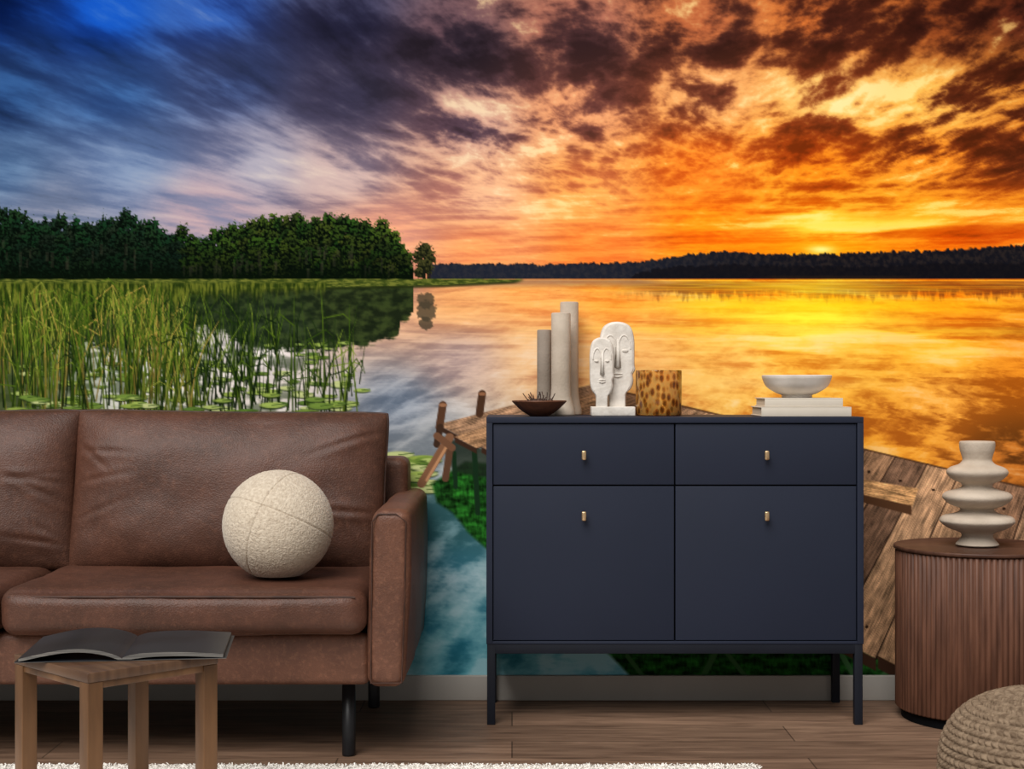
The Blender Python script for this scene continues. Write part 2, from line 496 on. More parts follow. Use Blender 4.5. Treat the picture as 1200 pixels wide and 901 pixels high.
# reeds
blades = []
for i in range(2100):
    t = R.random()
    u = -330 + 560 * R.random() if t < .68 else R.uniform(150, 350)
    dens = max(0.0, min(1.0, (350 - u) / 250))
    if R.random() > dens * .85 + .05: continue
    bv = R.uniform(365, 500)
    ht = R.uniform(30, 75) + (bv - 360) * .5
    if u > 190: bv = R.uniform(400, 496); ht = R.uniform(50, 120)
    top = max(bv - ht, 329 + R.uniform(0, 30) + max(0, u - 180) * .09)
    blades.append((bv, u, top))
for cl in (228, 246, 262, 285, 300, 320, 345, 360, 374, 382, 398, 412):
    for j in range(R.randint(4, 8)):
        blades.append((R.uniform(440, 494), cl + R.gauss(0, 6), R.uniform(340, 420)))
cols = [(50, 74, 18), (78, 104, 26), (110, 132, 40), (34, 54, 16), (146, 152, 60), (66, 90, 22), (24, 40, 14), (18, 34, 14), (166, 142, 66), (44, 66, 20), (120, 106, 44)]
for bv, u, top in sorted(blades):
    lean = R.gauss(0, .12)
    h = bv - top
    c = R.choice(cols) if u < 225 else R.choice(cols[:4] + cols[5:8] + cols[6:8])
    w = R.uniform(1.0, 2.1)
    pr = (u, bv)
    N = 4
    bend = R.gauss(0, .12)
    for k in range(1, N + 1):
        t = k / N
        q = (u + h * (lean * t + bend * t ** 2.5), bv - h * t)
        cc = tuple(x * (.62 + .5 * t) for x in c)
        stroke(pr, q, w * (1 - .75 * (k - 1) / N), cc, .95, w * (1 - .75 * k / N))
        pr = q
    if R.random() < .2:
        t0 = R.uniform(.4, .8)
        p = (u + h * lean * t0, bv - h * t0)
        s = R.choice([-1, 1])
        q = (p[0] + s * R.uniform(8, 24), p[1] - R.uniform(2, 18))
        stroke(p, q, 1.5, c, .9, .9)
        stroke(q, (q[0] + s * R.uniform(4, 12), q[1] + R.uniform(2, 16)), 1.1, c, .9, .5)
draw_pads([(v, u) for v, u in pads if v > 462 and u < 420 and R.random() < .4])

# pier
def grain(dx, dy, seed):
    def f(u, v):
        L = math.hypot(dx, dy); ax, ay = dx / L, dy / L
        a = u * ax + v * ay; b = -u * ay + v * ax
        return 1 + .46 * fbm(a / 26, b / 1.7, 4, seed, .6) + .36 * fbm(a / 22 + 5, b / 9, 3, seed + 5)
    return f
green = lambda u, v: 1 + .9 * fbm(u / 16, v / 7, 4, 90) + .5 * fbm(u / 3, v / 10, 3, 91)
poly([(506, 566), (545, 540), (600, 545), (1060, 786), (1080, 795), (742, 795), (716, 768), (650, 715), (571, 643), (552, 626), (530, 600), (512, 588)], (26, 66, 24), 1, 2, green)
poly([(520, 560), (548, 545), (572, 600), (571, 640), (548, 622)], (30, 84, 26), .7, 3, green)
poly([(516, 510), (575, 528), (575, 560), (530, 552)], (30, 40, 30), .8, 2)
for x0, y0, x1, y1, w in [(556, 528, 560, 600, 6), (590, 540, 596, 640, 7), (532, 530, 534, 570, 5), (820, 800, 870, 700, 7), (880, 800, 840, 750, 5), (1000, 790, 970, 740, 6), (760, 800, 735, 768, 5), (1030, 795, 1045, 780, 5)]:
    stroke((x0, y0), (x1, y1), w, (56, 92, 54) if y1 > 640 else (24, 46, 28))
def Lp(t): return (512 + 888 * t, 497 + 463 * t)
def Rp(t):
    s = t * 1.05
    return (693 + 707 * s, 450 + 168 * s)
ts = [0]
w = .028
while ts[-1] < 1.3:
    ts.append(ts[-1] + w); w *= 1.045
pc = [(158, 122, 94), (130, 97, 74), (178, 138, 104), (116, 87, 68), (146, 110, 82), (166, 126, 92)]
for i in range(len(ts) - 1):
    a, b = ts[i], ts[i + 1]
    la, lb, ra, rb = Lp(a), Lp(b), Rp(a), Rp(b)
    c = pc[(i * 5 + i // 3) % 6]
    ov = R.uniform(-3, 5) * (1 + a)
    d = np.array(la) - np.array(ra); d = d / np.linalg.norm(d)
    la = (la[0] + d[0] * ov, la[1] + d[1] * ov); lb = (lb[0] + d[0] * ov, lb[1] + d[1] * ov)
    th = 6 + 16 * a
    poly([la, lb, (lb[0], lb[1] + th), (la[0], la[1] + th)], (60, 40, 30), 1, .8)
    poly([la, ra, rb, lb], c, 1, .7, grain(ra[0] - la[0], ra[1] - la[1], 100 + i))
    stroke(lb, rb, 1.0 + 3.2 * a, (34, 22, 18), .95)
    stroke((lb[0] + 1.5 + 2 * a, lb[1] - 1), (rb[0] + 1.5 + 2 * a, rb[1] - 1), .8 + a, (228, 176, 124), .45)
    if a > .3:
        for f in (.12, .88):
            ell((la[0] + lb[0]) / 2 * (1 - f) + (ra[0] + rb[0]) / 2 * f, (la[1] + lb[1]) / 2 * (1 - f) + (ra[1] + rb[1]) / 2 * f, 2, 1.5, (35, 22, 16))
stroke(Rp(0), Rp(1.2), 2.0, (70, 45, 30), .8)
poly([(980, 566), (1068, 588), (1068, 603), (980, 580)], (82, 54, 36), 1, .7)
poly([(980, 556), (1076, 572), (1069, 592), (980, 572)], (200, 150, 100), 1, .7, grain(1, .2, 150))
for p, q, w, c in [((519, 474), (515, 500), 9, (84, 56, 40)), ((516, 500), (512, 520), 8, (60, 42, 32)), ((565, 461), (562, 484), 9, (72, 48, 34)),
                   ((527, 512), (494, 566), 10, (126, 88, 64)), ((525, 520), (500, 562), 3, (184, 134, 96)), ((527, 528), (522, 560), 8, (92, 64, 48)),
                   ((512, 510), (530, 524), 8, (110, 76, 56))]:
    stroke(p, q, w, c)
ell(519, 474, 4.5, 2.2, (150, 105, 75)); ell(565, 461, 4.5, 2.2, (140, 95, 68))

C = np.clip(C, 0.004, 1.0)
Cl = np.where(C <= 0.04045, C / 12.92, ((C + 0.055) / 1.055) ** 2.4)

me = bpy.data.meshes.new('wall_mural')
X = (U - 600) / MS; Z = CAMH - (V - 450) / MS
co = np.stack([X, np.zeros_like(X), Z], -1).reshape(-1, 3).astype(np.float32)
me.vertices.add(len(co)); me.vertices.foreach_set('co', co.ravel())
idx = np.arange(W_ * H_).reshape(H_, W_)
q = np.stack([idx[:-1, :-1], idx[1:, :-1], idx[1:, 1:], idx[:-1, 1:]], -1).reshape(-1, 4)
me.loops.add(q.size); me.loops.foreach_set('vertex_index', q.ravel().astype(np.int32))
me.polygons.add(len(q)); me.polygons.foreach_set('loop_start', (np.arange(len(q)) * 4).astype(np.int32))
me.update(calc_edges=True)
att = me.color_attributes.new('Print', 'FLOAT_COLOR', 'POINT')
rgba = np.ones((W_ * H_, 4), np.float32); rgba[:, :3] = Cl.reshape(-1, 3)
att.data.foreach_set('color', rgba.ravel())
mural = bpy.data.objects.new('wall_mural', me)
mural.location = (0, WALL - 0.003, 0)
mm_ = bpy.data.materials.new('mural_print'); mm_.use_nodes = True
nt = mm_.node_tree; b = nt.nodes['Principled BSDF']
at = nt.nodes.new('ShaderNodeAttribute'); at.attribute_name = 'Print'
nt.links.new(at.outputs['Color'], b.inputs['Base Color'])
b.inputs['Roughness'].default_value = .9; b.inputs['Specular IOR Level'].default_value = 0.0
link(mural, None, mm_)

# ------------------------------------------------------------------ room
m_wall = new_mat('wall_paint', (205, 200, 192), (212, 208, 200), 3, .9)
m_base = new_mat('baseboard_paint', (160, 155, 148), (166, 161, 154), 3, .6, spec=.2)
box('wall_back', -4.2, 4.2, WALL, WALL + .12, 0, 2.7, None, m_wall)
box('baseboard_back', -4.2, 4.2, WALL - .016, WALL, 0, .0785, None, m_base, .003)

m_floor = bpy.data.materials.new('wood_floor'); m_floor.use_nodes = True
nt = m_floor.node_tree; b = nt.nodes['Principled BSDF']
tc = nt.nodes.new('ShaderNodeTexCoord')
br = nt.nodes.new('ShaderNodeTexBrick')
br.inputs['Scale'].default_value = 1
br.inputs['Brick Width'].default_value = 1.25; br.inputs['Row Height'].default_value = .19
br.inputs['Mortar Size'].default_value = .0022; br.inputs['Mortar Smooth'].default_value = .2
br.offset = .37
br.inputs['Color1'].default_value = (.8, .8, .8, 1); br.inputs['Color2'].default_value = (1.1, 1.1, 1.1, 1)
br.inputs['Mortar'].default_value = (.35, .35, .35, 1)
nt.links.new(tc.outputs['Object'], br.inputs['Vector'])
mp = nt.nodes.new('ShaderNodeMapping'); mp.inputs['Scale'].default_value = (1.4, 14, 1)
nt.links.new(tc.outputs['Object'], mp.inputs['Vector'])
nz = nt.nodes.new('ShaderNodeTexNoise'); nz.inputs['Scale'].default_value = 2.6; nz.inputs['Detail'].default_value = 9; nz.inputs['Roughness'].default_value = .62; nz.inputs['Distortion'].default_value = .8
nt.links.new(mp.outputs[0], nz.inputs['Vector'])
rp = nt.nodes.new('ShaderNodeValToRGB')
rp.color_ramp.elements[0].position = .3; rp.color_ramp.elements[0].color = lin((84, 63, 50))
rp.color_ramp.elements[1].position = .7; rp.color_ramp.elements[1].color = lin((138, 110, 90))
nt.links.new(nz.outputs['Fac'], rp.inputs['Fac'])
mx = nt.nodes.new('ShaderNodeMix'); mx.data_type = 'RGBA'; mx.blend_type = 'MULTIPLY'; mx.inputs[0].default_value = 1
nt.links.new(rp.outputs[0], mx.inputs[6]); nt.links.new(br.outputs['Color'], mx.inputs[7])
nt.links.new(mx.outputs[2], b.inputs['Base Color'])
b.inputs['Roughness'].default_value = .5; b.inputs['Specular IOR Level'].default_value = .2
box('floor', -4.2, 4.2, -1.0, WALL + .12, -.06, 0, None, m_floor)

# ------------------------------------------------------------------ SIDEBOARD
m_navy = new_mat('navy_lacquer', (32, 37, 51), (34, 39, 54), 2, .55, spec=.18)
m_gap = new_mat('dark_recess', (6, 7, 10), None, 2, .8, spec=.1)
m_metal = new_mat('dark_metal', (20, 23, 31), (23, 26, 35), 5, .5, spec=.2)
m_brass = new_mat('brushed_brass', (190, 160, 120), (215, 185, 145), 20, .35, metallic=.9)
sb = group('sideboard', (0.4752, 4.44, 0))
w2 = .5500; top = .8985; bot = .236
t = .018
D = .335
box('top_panel', -w2, w2, 0, D, top - t, top, sb, m_navy, .0015)
box('side_panel_left', -w2, -w2 + t, 0, D, bot, top - t, sb, m_navy, .001)
box('side_panel_right', w2 - t, w2, 0, D, bot, top - t, sb, m_navy, .001)
box('bottom_panel', -w2 + t, w2 - t, 0, D, bot, bot + .008, sb, m_navy, .001)
box('back_panel', -w2 + t, w2 - t, D - .01, D, bot, top - t, sb, m_gap)
box('inner_carcass', -w2 + t, w2 - t, .026, .04, bot + .008, top - t, sb, m_gap)
g_ = .0022
zi0, zi1 = bot + .008, top - t
zsplit = .993 - (568.5 - 450) / 402
for nm, x0, x1 in (('left', -w2 + t, 0), ('right', 0, w2 - t)):
    box('drawer_front_' + nm, x0 + g_, x1 - g_, .006, .026, zsplit + g_, zi1 - g_, sb, m_navy, .0015)
    box('door_front_' + nm, x0 + g_, x1 - g_, .006, .026, zi0 + g_, zsplit - g_, sb, m_navy, .0015)
    cx = -.266 if nm == 'left' else .266
    for k, zz in (('drawer', .787), ('door', .610)):
        box('knob_%s_%s' % (k, nm), cx - .007, cx + .007, -.018, -.008, zz - .014, zz + .014, sb, m_brass, .004)
        lathe('knob_stem_%s_%s' % (k, nm), [(0, 0), (.005, 0), (.005, .016), (0, .016)], 16, sb, m_brass, loc=(cx, .0065, zz), rot=(math.pi / 2, 0, 0))
lw = .024
fr = .208
for x in (-w2 + .002, w2 - lw - .002):
    for y in (.002, D - lw):
        box('leg_%d_%d' % (x > 0, y > .1), x, x + lw, y, y + lw, 0, bot, sb, m_metal, .002)
    box('frame_side_%d' % (x > 0), x, x + lw, .002 + lw, D - lw, fr, bot, sb, m_metal, .001)
box('frame_front', -w2 + lw, w2 - lw, .002, .002 + lw, fr, bot, sb, m_metal, .001)
box('frame_back', -w2 + lw, w2 - lw, D - lw, D, fr, bot, sb, m_metal, .001)

# ------------------------------------------------------------------ SOFA
def leather(name, c1, c2, c3):
    m = bpy.data.materials.new(name); m.use_nodes = True
    nt = m.node_tree; b = nt.nodes['Principled BSDF']
    b.inputs['Specular IOR Level'].default_value = .34
    tc = nt.nodes.new('ShaderNodeTexCoord')
    n1 = nt.nodes.new('ShaderNodeTexNoise'); n1.inputs['Scale'].default_value = 6; n1.inputs['Detail'].default_value = 7; n1.inputs['Roughness'].default_value = .65
    n2 = nt.nodes.new('ShaderNodeTexNoise'); n2.inputs['Scale'].default_value = 60; n2.inputs['Detail'].default_value = 9; n2.inputs['Roughness'].default_value = .75
    vo = nt.nodes.new('ShaderNodeTexVoronoi'); vo.inputs['Scale'].default_value = 230
    for n in (n1, n2, vo): nt.links.new(tc.outputs['Object'], n.inputs['Vector'])
    r1 = nt.nodes.new('ShaderNodeValToRGB')
    r1.color_ramp.elements[0].position = .38; r1.color_ramp.elements[0].color = lin(c1)
    r1.color_ramp.elements[1].position = .64; r1.color_ramp.elements[1].color = lin(c2)
    nt.links.new(n1.outputs['Fac'], r1.inputs['Fac'])
    r2 = nt.nodes.new('ShaderNodeValToRGB')
    r2.color_ramp.elements[0].position = .50; r2.color_ramp.elements[0].color = (0, 0, 0, 1)
    r2.color_ramp.elements[1].position = .70; r2.color_ramp.elements[1].color = (.55, .55, .55, 1)
    nt.links.new(n2.outputs['Fac'], r2.inputs['Fac'])
    mx = nt.nodes.new('ShaderNodeMix'); mx.data_type = 'RGBA'
    nt.links.new(r2.outputs[0], mx.inputs[0]); nt.links.new(r1.outputs[0], mx.inputs[6]); mx.inputs[7].default_value = lin(c3)
    nt.links.new(mx.outputs[2], b.inputs['Base Color'])
    b.inputs['Roughness'].default_value = .48
    bp = nt.nodes.new('ShaderNodeBump'); bp.inputs['Strength'].default_value = .35; bp.inputs['Distance'].default_value = .002
    nt.links.new(vo.outputs['Distance'], bp.inputs['Height'])
    b2 = nt.nodes.new('ShaderNodeBump'); b2.inputs['Strength'].default_value = .3; b2.inputs['Distance'].default_value = .004
    nt.links.new(n2.outputs['Fac'], b2.inputs['Height']); nt.links.new(bp.outputs[0], b2.inputs['Normal'])
    nt.links.new(b2.outputs[0], b.inputs['Normal'])
    return m
m_lea = leather('brown_leather', (67, 41, 30), (84, 52, 39), (108, 71, 54))
m_lea2 = leather('brown_leather_frame', (80, 50, 37), (98, 63, 47), (132, 90, 69))
m_pipe = new_mat('leather_piping', (48, 29, 22), (70, 44, 33), 30, .55, spec=.3)
m_leg = new_mat('black_leg', (22, 22, 24), (26, 26, 28), 5, .4, spec=.3)
sofa = group('sofa', (-1.32, 4.35, 0))
OX, OY = -1.32, 4.35

def puffy(name, w, d, h, loc, parent, mat, rot=(0, 0, 0), n=44, edge=.16, bulge=(.0, .02, .03), wr=.004, seed=0, flare=0):
    """soft boxed cushion: rounded box with crowned faces and leather wrinkles"""
    bm = bmesh.new()
    bmesh.ops.create_cube(bm, size=2)
    bmesh.ops.subdivide_edges(bm, edges=bm.edges[:], cuts=n, use_grid_fill=True)
    hx, hy, hz = w / 2, d / 2, h / 2
    r = min(hx, hy, hz) * edge * 2
    for v in bm.verts:
        p = v.co.copy()
        q = Vector((p.x * hx, p.y * hy, p.z * hz))
        core = Vector((max(-hx + r, min(hx - r, q.x)), max(-hy + r, min(hy - r, q.y)), max(-hz + r, min(hz - r, q.z))))
        dd = q - core
        if dd.length > 1e-9: q = core + dd.normalized() * min(r, dd.length)
        cx = max(1 - p.x ** 2, 0) ** .5; cy = max(1 - p.y ** 2, 0) ** .5; cz = max(1 - p.z ** 2, 0) ** .5
        q.y += math.copysign(bulge[1] * cx * cz, p.y) * abs(p.y) ** 6
        q.z += math.copysign(bulge[2] * cx * cy, p.z) * abs(p.z) ** 6
        s = Vector((q.x * 6 + seed, q.y * 7, q.z * 7))
        nn = mnoise.noise(s) + .35 * mnoise.noise(s * 2.6)
        q += v.co.normalized() * wr * nn
        v.co = q
    return from_bm(name, bm, parent, mat, True, loc=loc, rot=rot)

def pillow(name, w, h, T, loc, rot, parent, mat, mat2, n=110, seed=0):
    bm = bmesh.new()
    grid = {}
    rr = random.Random(seed)
    creases = []
    for k in range(7):
        side = rr.choice([-1, 1])
        x0 = side * w * rr.uniform(.44, .48); z0 = rr.uniform(-.42, .42) * h
        an = (math.pi if side > 0 else 0) + rr.uniform(-.35, .35) + side * (z0 / h) * 1.2
        creases.append((x0, z0, an, rr.uniform(.12, .24), rr.uniform(.002, .0042), rr.uniform(3, 8)))
    for k in range(4):
        creases.append((rr.uniform(-.3, .3) * w, -h * .47, math.pi / 2 + rr.uniform(-.8, .8), rr.uniform(.08, .15), .003, 5))
    for s in (1, -1):
        for i in range(n + 1):
            for j in range(n + 1):
                a = -1 + 2 * i / n; b = -1 + 2 * j / n
                a = math.copysign(1 - (1 - abs(a)) ** 1.35, a); b = math.copysign(1 - (1 - abs(b)) ** 1.35, b)
                if s == -1 and (i in (0, n) or j in (0, n)):
                    grid[(s, i, j)] = grid[(1, i, j)]; continue
                cr = (abs(a) ** 7) * (abs(b) ** 7)
                x = a * w / 2 * (1 - .022 * (1 - b * b)) * (1 - .018 * cr)
                z = b * h / 2 * (1 - .030 * (1 - a * a)) * (1 - .03 * cr)
                th = ((1 - abs(a) ** 3.2) * (1 - abs(b) ** 2.8)) ** .48
                edge = 1 - max(abs(a), abs(b))
                sv = Vector((x * 4 + seed * 3.1, z * 5, s * 2.0))
                wrk = mnoise.noise(sv) * .010 + mnoise.noise(sv * 2.5) * .0035
                for (x0, z0, an, ln, dp, cu_) in creases:
                    dx, dz = x - x0, z - z0
                    al = dx * math.cos(an) + dz * math.sin(an)
                    pe = -dx * math.sin(an) + dz * math.cos(an) + .012 * math.sin(al * cu_)
                    if -.02 < al < ln:
                        f = (1 - al / ln) ** .8 * min(1, (al + .02) / .02)
                        wrk += dp * f * (math.exp(-((pe - .015) / .013) ** 2) - 1.1 * math.exp(-(pe / .009) ** 2) + math.exp(-((pe + .015) / .013) ** 2))
                wrk *= min(1, edge * 6)
                y = -s * (T / 2 * th + wrk)
                z -= .012 * th * (1 - a * a)
                grid[(s, i, j)] = bm.verts.new((x, y, z))
    for s in (1, -1):
        for i in range(n):
            for j in range(n):
                f = [grid[(s, i, j)], grid[(s, i + 1, j)], grid[(s, i + 1, j + 1)], grid[(s, i, j + 1)]]
                if s == -1: f.reverse()
                if len(set(f)) == 4:
                    try: bm.faces.new(f)
                    except ValueError: pass
    pts = []
    for i in range(n): pts.append(grid[(1, i, 0)].co.copy())
    for j in range(n): pts.append(grid[(1, n, j)].co.copy())
    for i in range(n, 0, -1): pts.append(grid[(1, i, n)].co.copy())
    for j in range(n, 0, -1): pts.append(grid[(1, 0, j)].co.copy())
    o = from_bm(name, bm, parent, mat, True, loc=loc, rot=rot)
    c = tube(name + '_piping', pts, .0040, parent, mat2, True)
    c.location = loc; c.rotation_euler = rot
    return o

def L(x): return x - OX
box('seat_base', L(-2.27), L(-.372), 3.965 - OY, 4.70 - OY, .209, .345, sofa, m_lea2, .018, 5)
box('back_frame', L(-2.33), L(-.315), 4.60 - OY, 4.765 - OY, .209, .772, sofa, m_lea2, .03, 6)
for nm, xc in (('right', -.325), ('left', -2.315)):
    sgn = 1 if nm == 'right' else -1
    bm = bmesh.new()
    bmesh.ops.create_cube(bm, size=1)
    for v in bm.verts:
        v.co.x *= .098; v.co.y *= .83; v.co.z *= .462
    bmesh.ops.bevel(bm, geom=bm.edges[:], offset=.03, segments=6, profile=.5, affect='EDGES')
    bmesh.ops.subdivide_edges(bm, edges=[e for e in bm.edges if e.calc_length() > .3], cuts=24, use_grid_fill=True)
    for v in bm.verts:
        zz = (v.co.z + .231) / .462
        v.co.x += sgn * .012 * zz + .004 * mnoise.noise(v.co * 7)
        v.co.x += (.006 * math.copysign(1, v.co.x)) * max(0, math.sin(zz * math.pi))
    from_bm('arm_' + nm, bm, sofa, m_lea2, True, loc=(xc - OX, 4.345 - OY, .44))
    a = .043; z0, z1 = .222, .658
    pts = [(-a, z0), (a, z0), (a + .008 * sgn, (z0 + z1) / 2), (a + .012 * sgn, z1 - .02), (a - .016, z1), (-a + .02, z1), (-a + .004, z1 - .02)]
    tube('arm_seam_' + nm, [(xc - OX + p[0] * .93, 3.9335 - OY, p[1]) for p in pts], .0022, sofa, m_pipe, True)
for k, xc, sd_ in (('right', -.848, 2), ('left', -1.797, 9)):
    puffy('seat_cushion_' + k, .945, .66, .122, (L(xc), 4.235 - OY, .406), sofa, m_lea, n=48, edge=.34, bulge=(.0, .022, .002), wr=.005, seed=sd_)
    tube('seat_piping_' + k, [(L(xc) - .445, 3.909 - OY, .446), (L(xc) - .3, 3.898 - OY, .449), (L(xc), 3.893 - OY, .450), (L(xc) + .3, 3.898 - OY, .449), (L(xc) + .445, 3.909 - OY, .446)], .0035, sofa, m_pipe)
pillow('back_cushion_right', .93, .485, .20, (L(-.83), 4.475 - OY, .680), (math.radians(-13), math.radians(.6), 0), sofa, m_lea, m_pipe, seed=1)
pillow('back_cushion_left', .93, .485, .20, (L(-1.735), 4.475 - OY, .680), (math.radians(-13), math.radians(-.6), 0), sofa, m_lea, m_pipe, seed=12)
for i, (x, y) in enumerate([(-.437, 4.08), (-.425, 4.69), (-2.2, 4.08), (-2.2, 4.69)]):
    lathe('leg_%d' % (i + 1), [(0, 0), (.017, 0), (.018, .005), (.018, .215), (0, .215)], 32, sofa, m_leg, loc=(x - OX, y - OY, 0))

# ball cushion
m_bou = new_mat('boucle_fabric', (176, 161, 142), (206, 193, 174), 120, 1.0, bump=.55, bscale=210, ramp=(.3, .7), spec=.0, bdist=.004)
m_bou.node_tree.nodes['Principled BSDF'].inputs['Sheen Weight'].default_value = .25
bm = bmesh.new()
bmesh.ops.create_uvsphere(bm, u_segments=480, v_segments=260, radius=.149)
for v in bm.verts:
    p = v.co.normalized()
    r = .149 + .0008 * mnoise.noise(p * 30) + .0013 * mnoise.noise(p * 75) + .0006 * mnoise.noise(p * 130)
    g1 = abs(p.x * .35 + p.y * .25 + p.z * .9 - .12); g2 = abs(p.x * .85 - p.y * .3 - p.z * .3)
    r -= .004 * math.exp(-(g1 / .014) ** 2) + .004 * math.exp(-(g2 / .014) ** 2)
    v.co = p * r
    if v.co.z < -.135: v.co.z = -.135 - (abs(v.co.z) - .135) * .3
from_bm('ball_cushion', bm, None, m_bou, True, loc=(-.634, 4.13, .612))

# ------------------------------------------------------------------ items on the sideboard
TOP = .8990
m_cer = new_mat('matte_ceramic', (170, 156, 140), (188, 174, 158), 12, .85, bump=.15, bscale=140, spec=.15)
m_cer2 = new_mat('matte_ceramic_grey', (132, 120, 108), (146, 134, 122), 12, .85, bump=.15, bscale=140, spec=.15)
def tube_vase(r, h, base):
    return [(0, 0), (base, 0), (base, .004), (base * .98, .018), (r + (base - r) * .45, .038), (r * 1.04, .062), (r, .09), (r, h * .6), (r, h - .003), (r - .002, h), (r - .006, h), (r - .007, h - .003), (r - .007, h - .12), (0, h - .122)]
lathe('ceramic_vase', tube_vase(.022, .262, .024), 48, None, m_cer2, loc=(.099, 4.680, TOP))
lathe('ceramic_vase', tube_vase(.0295, .312, .044), 48, None, m_cer, loc=(.149, 4.640, TOP))
lathe('ceramic_vase', tube_vase(.0285, .350, .039), 48, None, m_cer, loc=(.178, 4.732, TOP))

m_wd = new_mat('dark_turned_wood', (70, 40, 26), (100, 60, 38), 14, .5, stretch=(1, 6, 1))
wb_ = group('wooden_bowl', (.081, 4.522, TOP))
lathe('bowl', catmull([(0, 0), (.025, 0), (.032, .003), (.055, .018), (.079, .041), (.0805, .045), (.077, .045), (.054, .024), (.03, .012), (0, .009)], 5), 64, wb_, m_wd)
m_tw = new_mat('dried_twigs', (40, 28, 24), (84, 60, 48), 40, .9)
R = random.Random(5)
for i in range(26):
    a = R.uniform(0, 6.28); r = R.uniform(.0, .03); e = R.uniform(.02, .052)
    x0, y0 = r * math.cos(a), r * math.sin(a)
    a2 = a + R.uniform(-1.2, 1.2)
    pts = [(x0, y0, .018), (x0 + .4 * e * math.cos(a2), y0 + .4 * e * math.sin(a2), .030 + R.uniform(.006, .018)),
           (x0 + .75 * e * math.cos(a2 + .3), y0 + .75 * e * math.sin(a2 + .3), .040 + R.uniform(.004, .035))]
    tube('twig_%d' % i, pts, .0013, wb_, m_tw, res=1)
for i in range(9):
    a = R.uniform(0, 6.28); r = R.uniform(.0, .035)
    lathe('seed_pod_%d' % i, catmull([(0, -.008), (.006, -.005), (.0085, 0), (.005, .006), (0, .010)], 3), 12, wb_, m_tw, loc=(r * math.cos(a), r * math.sin(a), .040 + .006 * R.random()), rot=(R.uniform(-1, 1), R.uniform(-1, 1), 0))

# stone face sculpture
m_st = new_mat('white_plaster_stone', (202, 194, 184), (222, 215, 206), 30, .9, bump=.5, bscale=110, bdist=.003, spec=.1)
sc = group('face_sculpture', (.304, 4.60, TOP))
box('plinth', -.065, .066, -.032, .055, 0, .027, sc, m_st, .002)
def head(name, cx, cy, hw, z0, z1, th, flip=1):
    H = z1 - z0
    prof = [(-.48, 0), (-.48, .12), (-.55, .18), (-.84, .25), (-.98, .38), (-1, .62), (-.98, .80), (-.80, .93), (-.45, .985), (0, 1.0),
            (.45, .985), (.80, .93), (.98, .80), (1, .62), (1.0, .50), (1.04, .44), (.90, .38), (.94, .30), (.80, .22), (.55, .17), (.50, .12), (.50, 0)]
    pr = catmull(prof, 4)
    bm = bmesh.new()
    layers = []
    for (k, y) in ((.84, -th / 2), (.95, -th / 2 + th * .07), (1.0, -th / 2 + th * .25), (1.0, th / 2 - th * .25), (.95, th / 2 - th * .07), (.84, th / 2)):
        ring = []
        for (x, z) in pr:
            zz = z
            if z > .2: zz = .55 + (z - .55) * (1 - (1 - k) * .35)
            ring.append(bm.verts.new((cx + flip * x * hw * k, cy + y, z0 + zz * H)))
        layers.append(ring)
    n = len(pr)
    for a in range(len(layers) - 1):
        for i in range(n - 1):
            bm.faces.new((layers[a][i], layers[a][i + 1], layers[a + 1][i + 1], layers[a + 1][i]))
        bm.faces.new((layers[a][n - 1], layers[a][0], layers[a + 1][0], layers[a + 1][n - 1]))
    bm.faces.new(layers[0]); bm.faces.new(list(reversed(layers[-1])))
    bmesh.ops.recalc_face_normals(bm, faces=bm.faces[:])
    from_bm(name, bm, sc, m_st, False)
    fy = cy - th / 2
    bm = bmesh.new()
    def P(x, y, z): return bm.verts.new((cx + x * hw, fy + y, z0 + z * H))
    a = P(-.08, .002, .80); b = P(.14, .002, .80); c = P(-.20, .002, .46); d = P(.26, .002, .46); e = P(.03, -.005, .80); f = P(.03, -.015, .47)
    for ff in ((a, e, f, c), (e, b, d, f), (c, f, d), (a, b, e), (a, c, d, b)): bm.faces.new(ff)
    bmesh.ops.recalc_face_normals(bm, faces=bm.faces[:])
    bmesh.ops.bevel(bm, geom=bm.edges[:], offset=.0015, segments=2, affect='EDGES')
    from_bm(name + '_nose', bm, sc, m_st, True)
    for s in (-1, 1):
        brow = catmull([(cx + s * hw * q[0], fy + .0005, z0 + H * q[1]) for q in [(.08, .70), (.12, .78), (.30, .835), (.52, .83), (.70, .77), (.76, .68)]], 4)
        tube(name + '_brow_%d' % (s > 0), brow, .0026, sc, m_st)
        lathe(name + '_eye_%d' % (s > 0), catmull([(0, .0045), (hw * .12, .0035), (hw * .21, .0)], 4), 24, sc, m_st, loc=(cx + s * hw * .45, fy + .0002, z0 + H * .66), rot=(math.pi / 2, 0, 0)).scale = (1, .55, 1)
    for q in (.390, .365):
        tube(name + '_lip_%d' % int(q * 1000), [(cx - hw * .24, fy + .0005, z0 + H * q), (cx, fy - .002, z0 + H * (q + (.006 if q > .38 else -.008))), (cx + hw * .28, fy + .0005, z0 + H * q)], .0026, sc, m_st)
head('tall_head', .014, .024, .053, .025, .284, .046)
head('short_head', -.034, -.010, .036, .025, .236, .034)

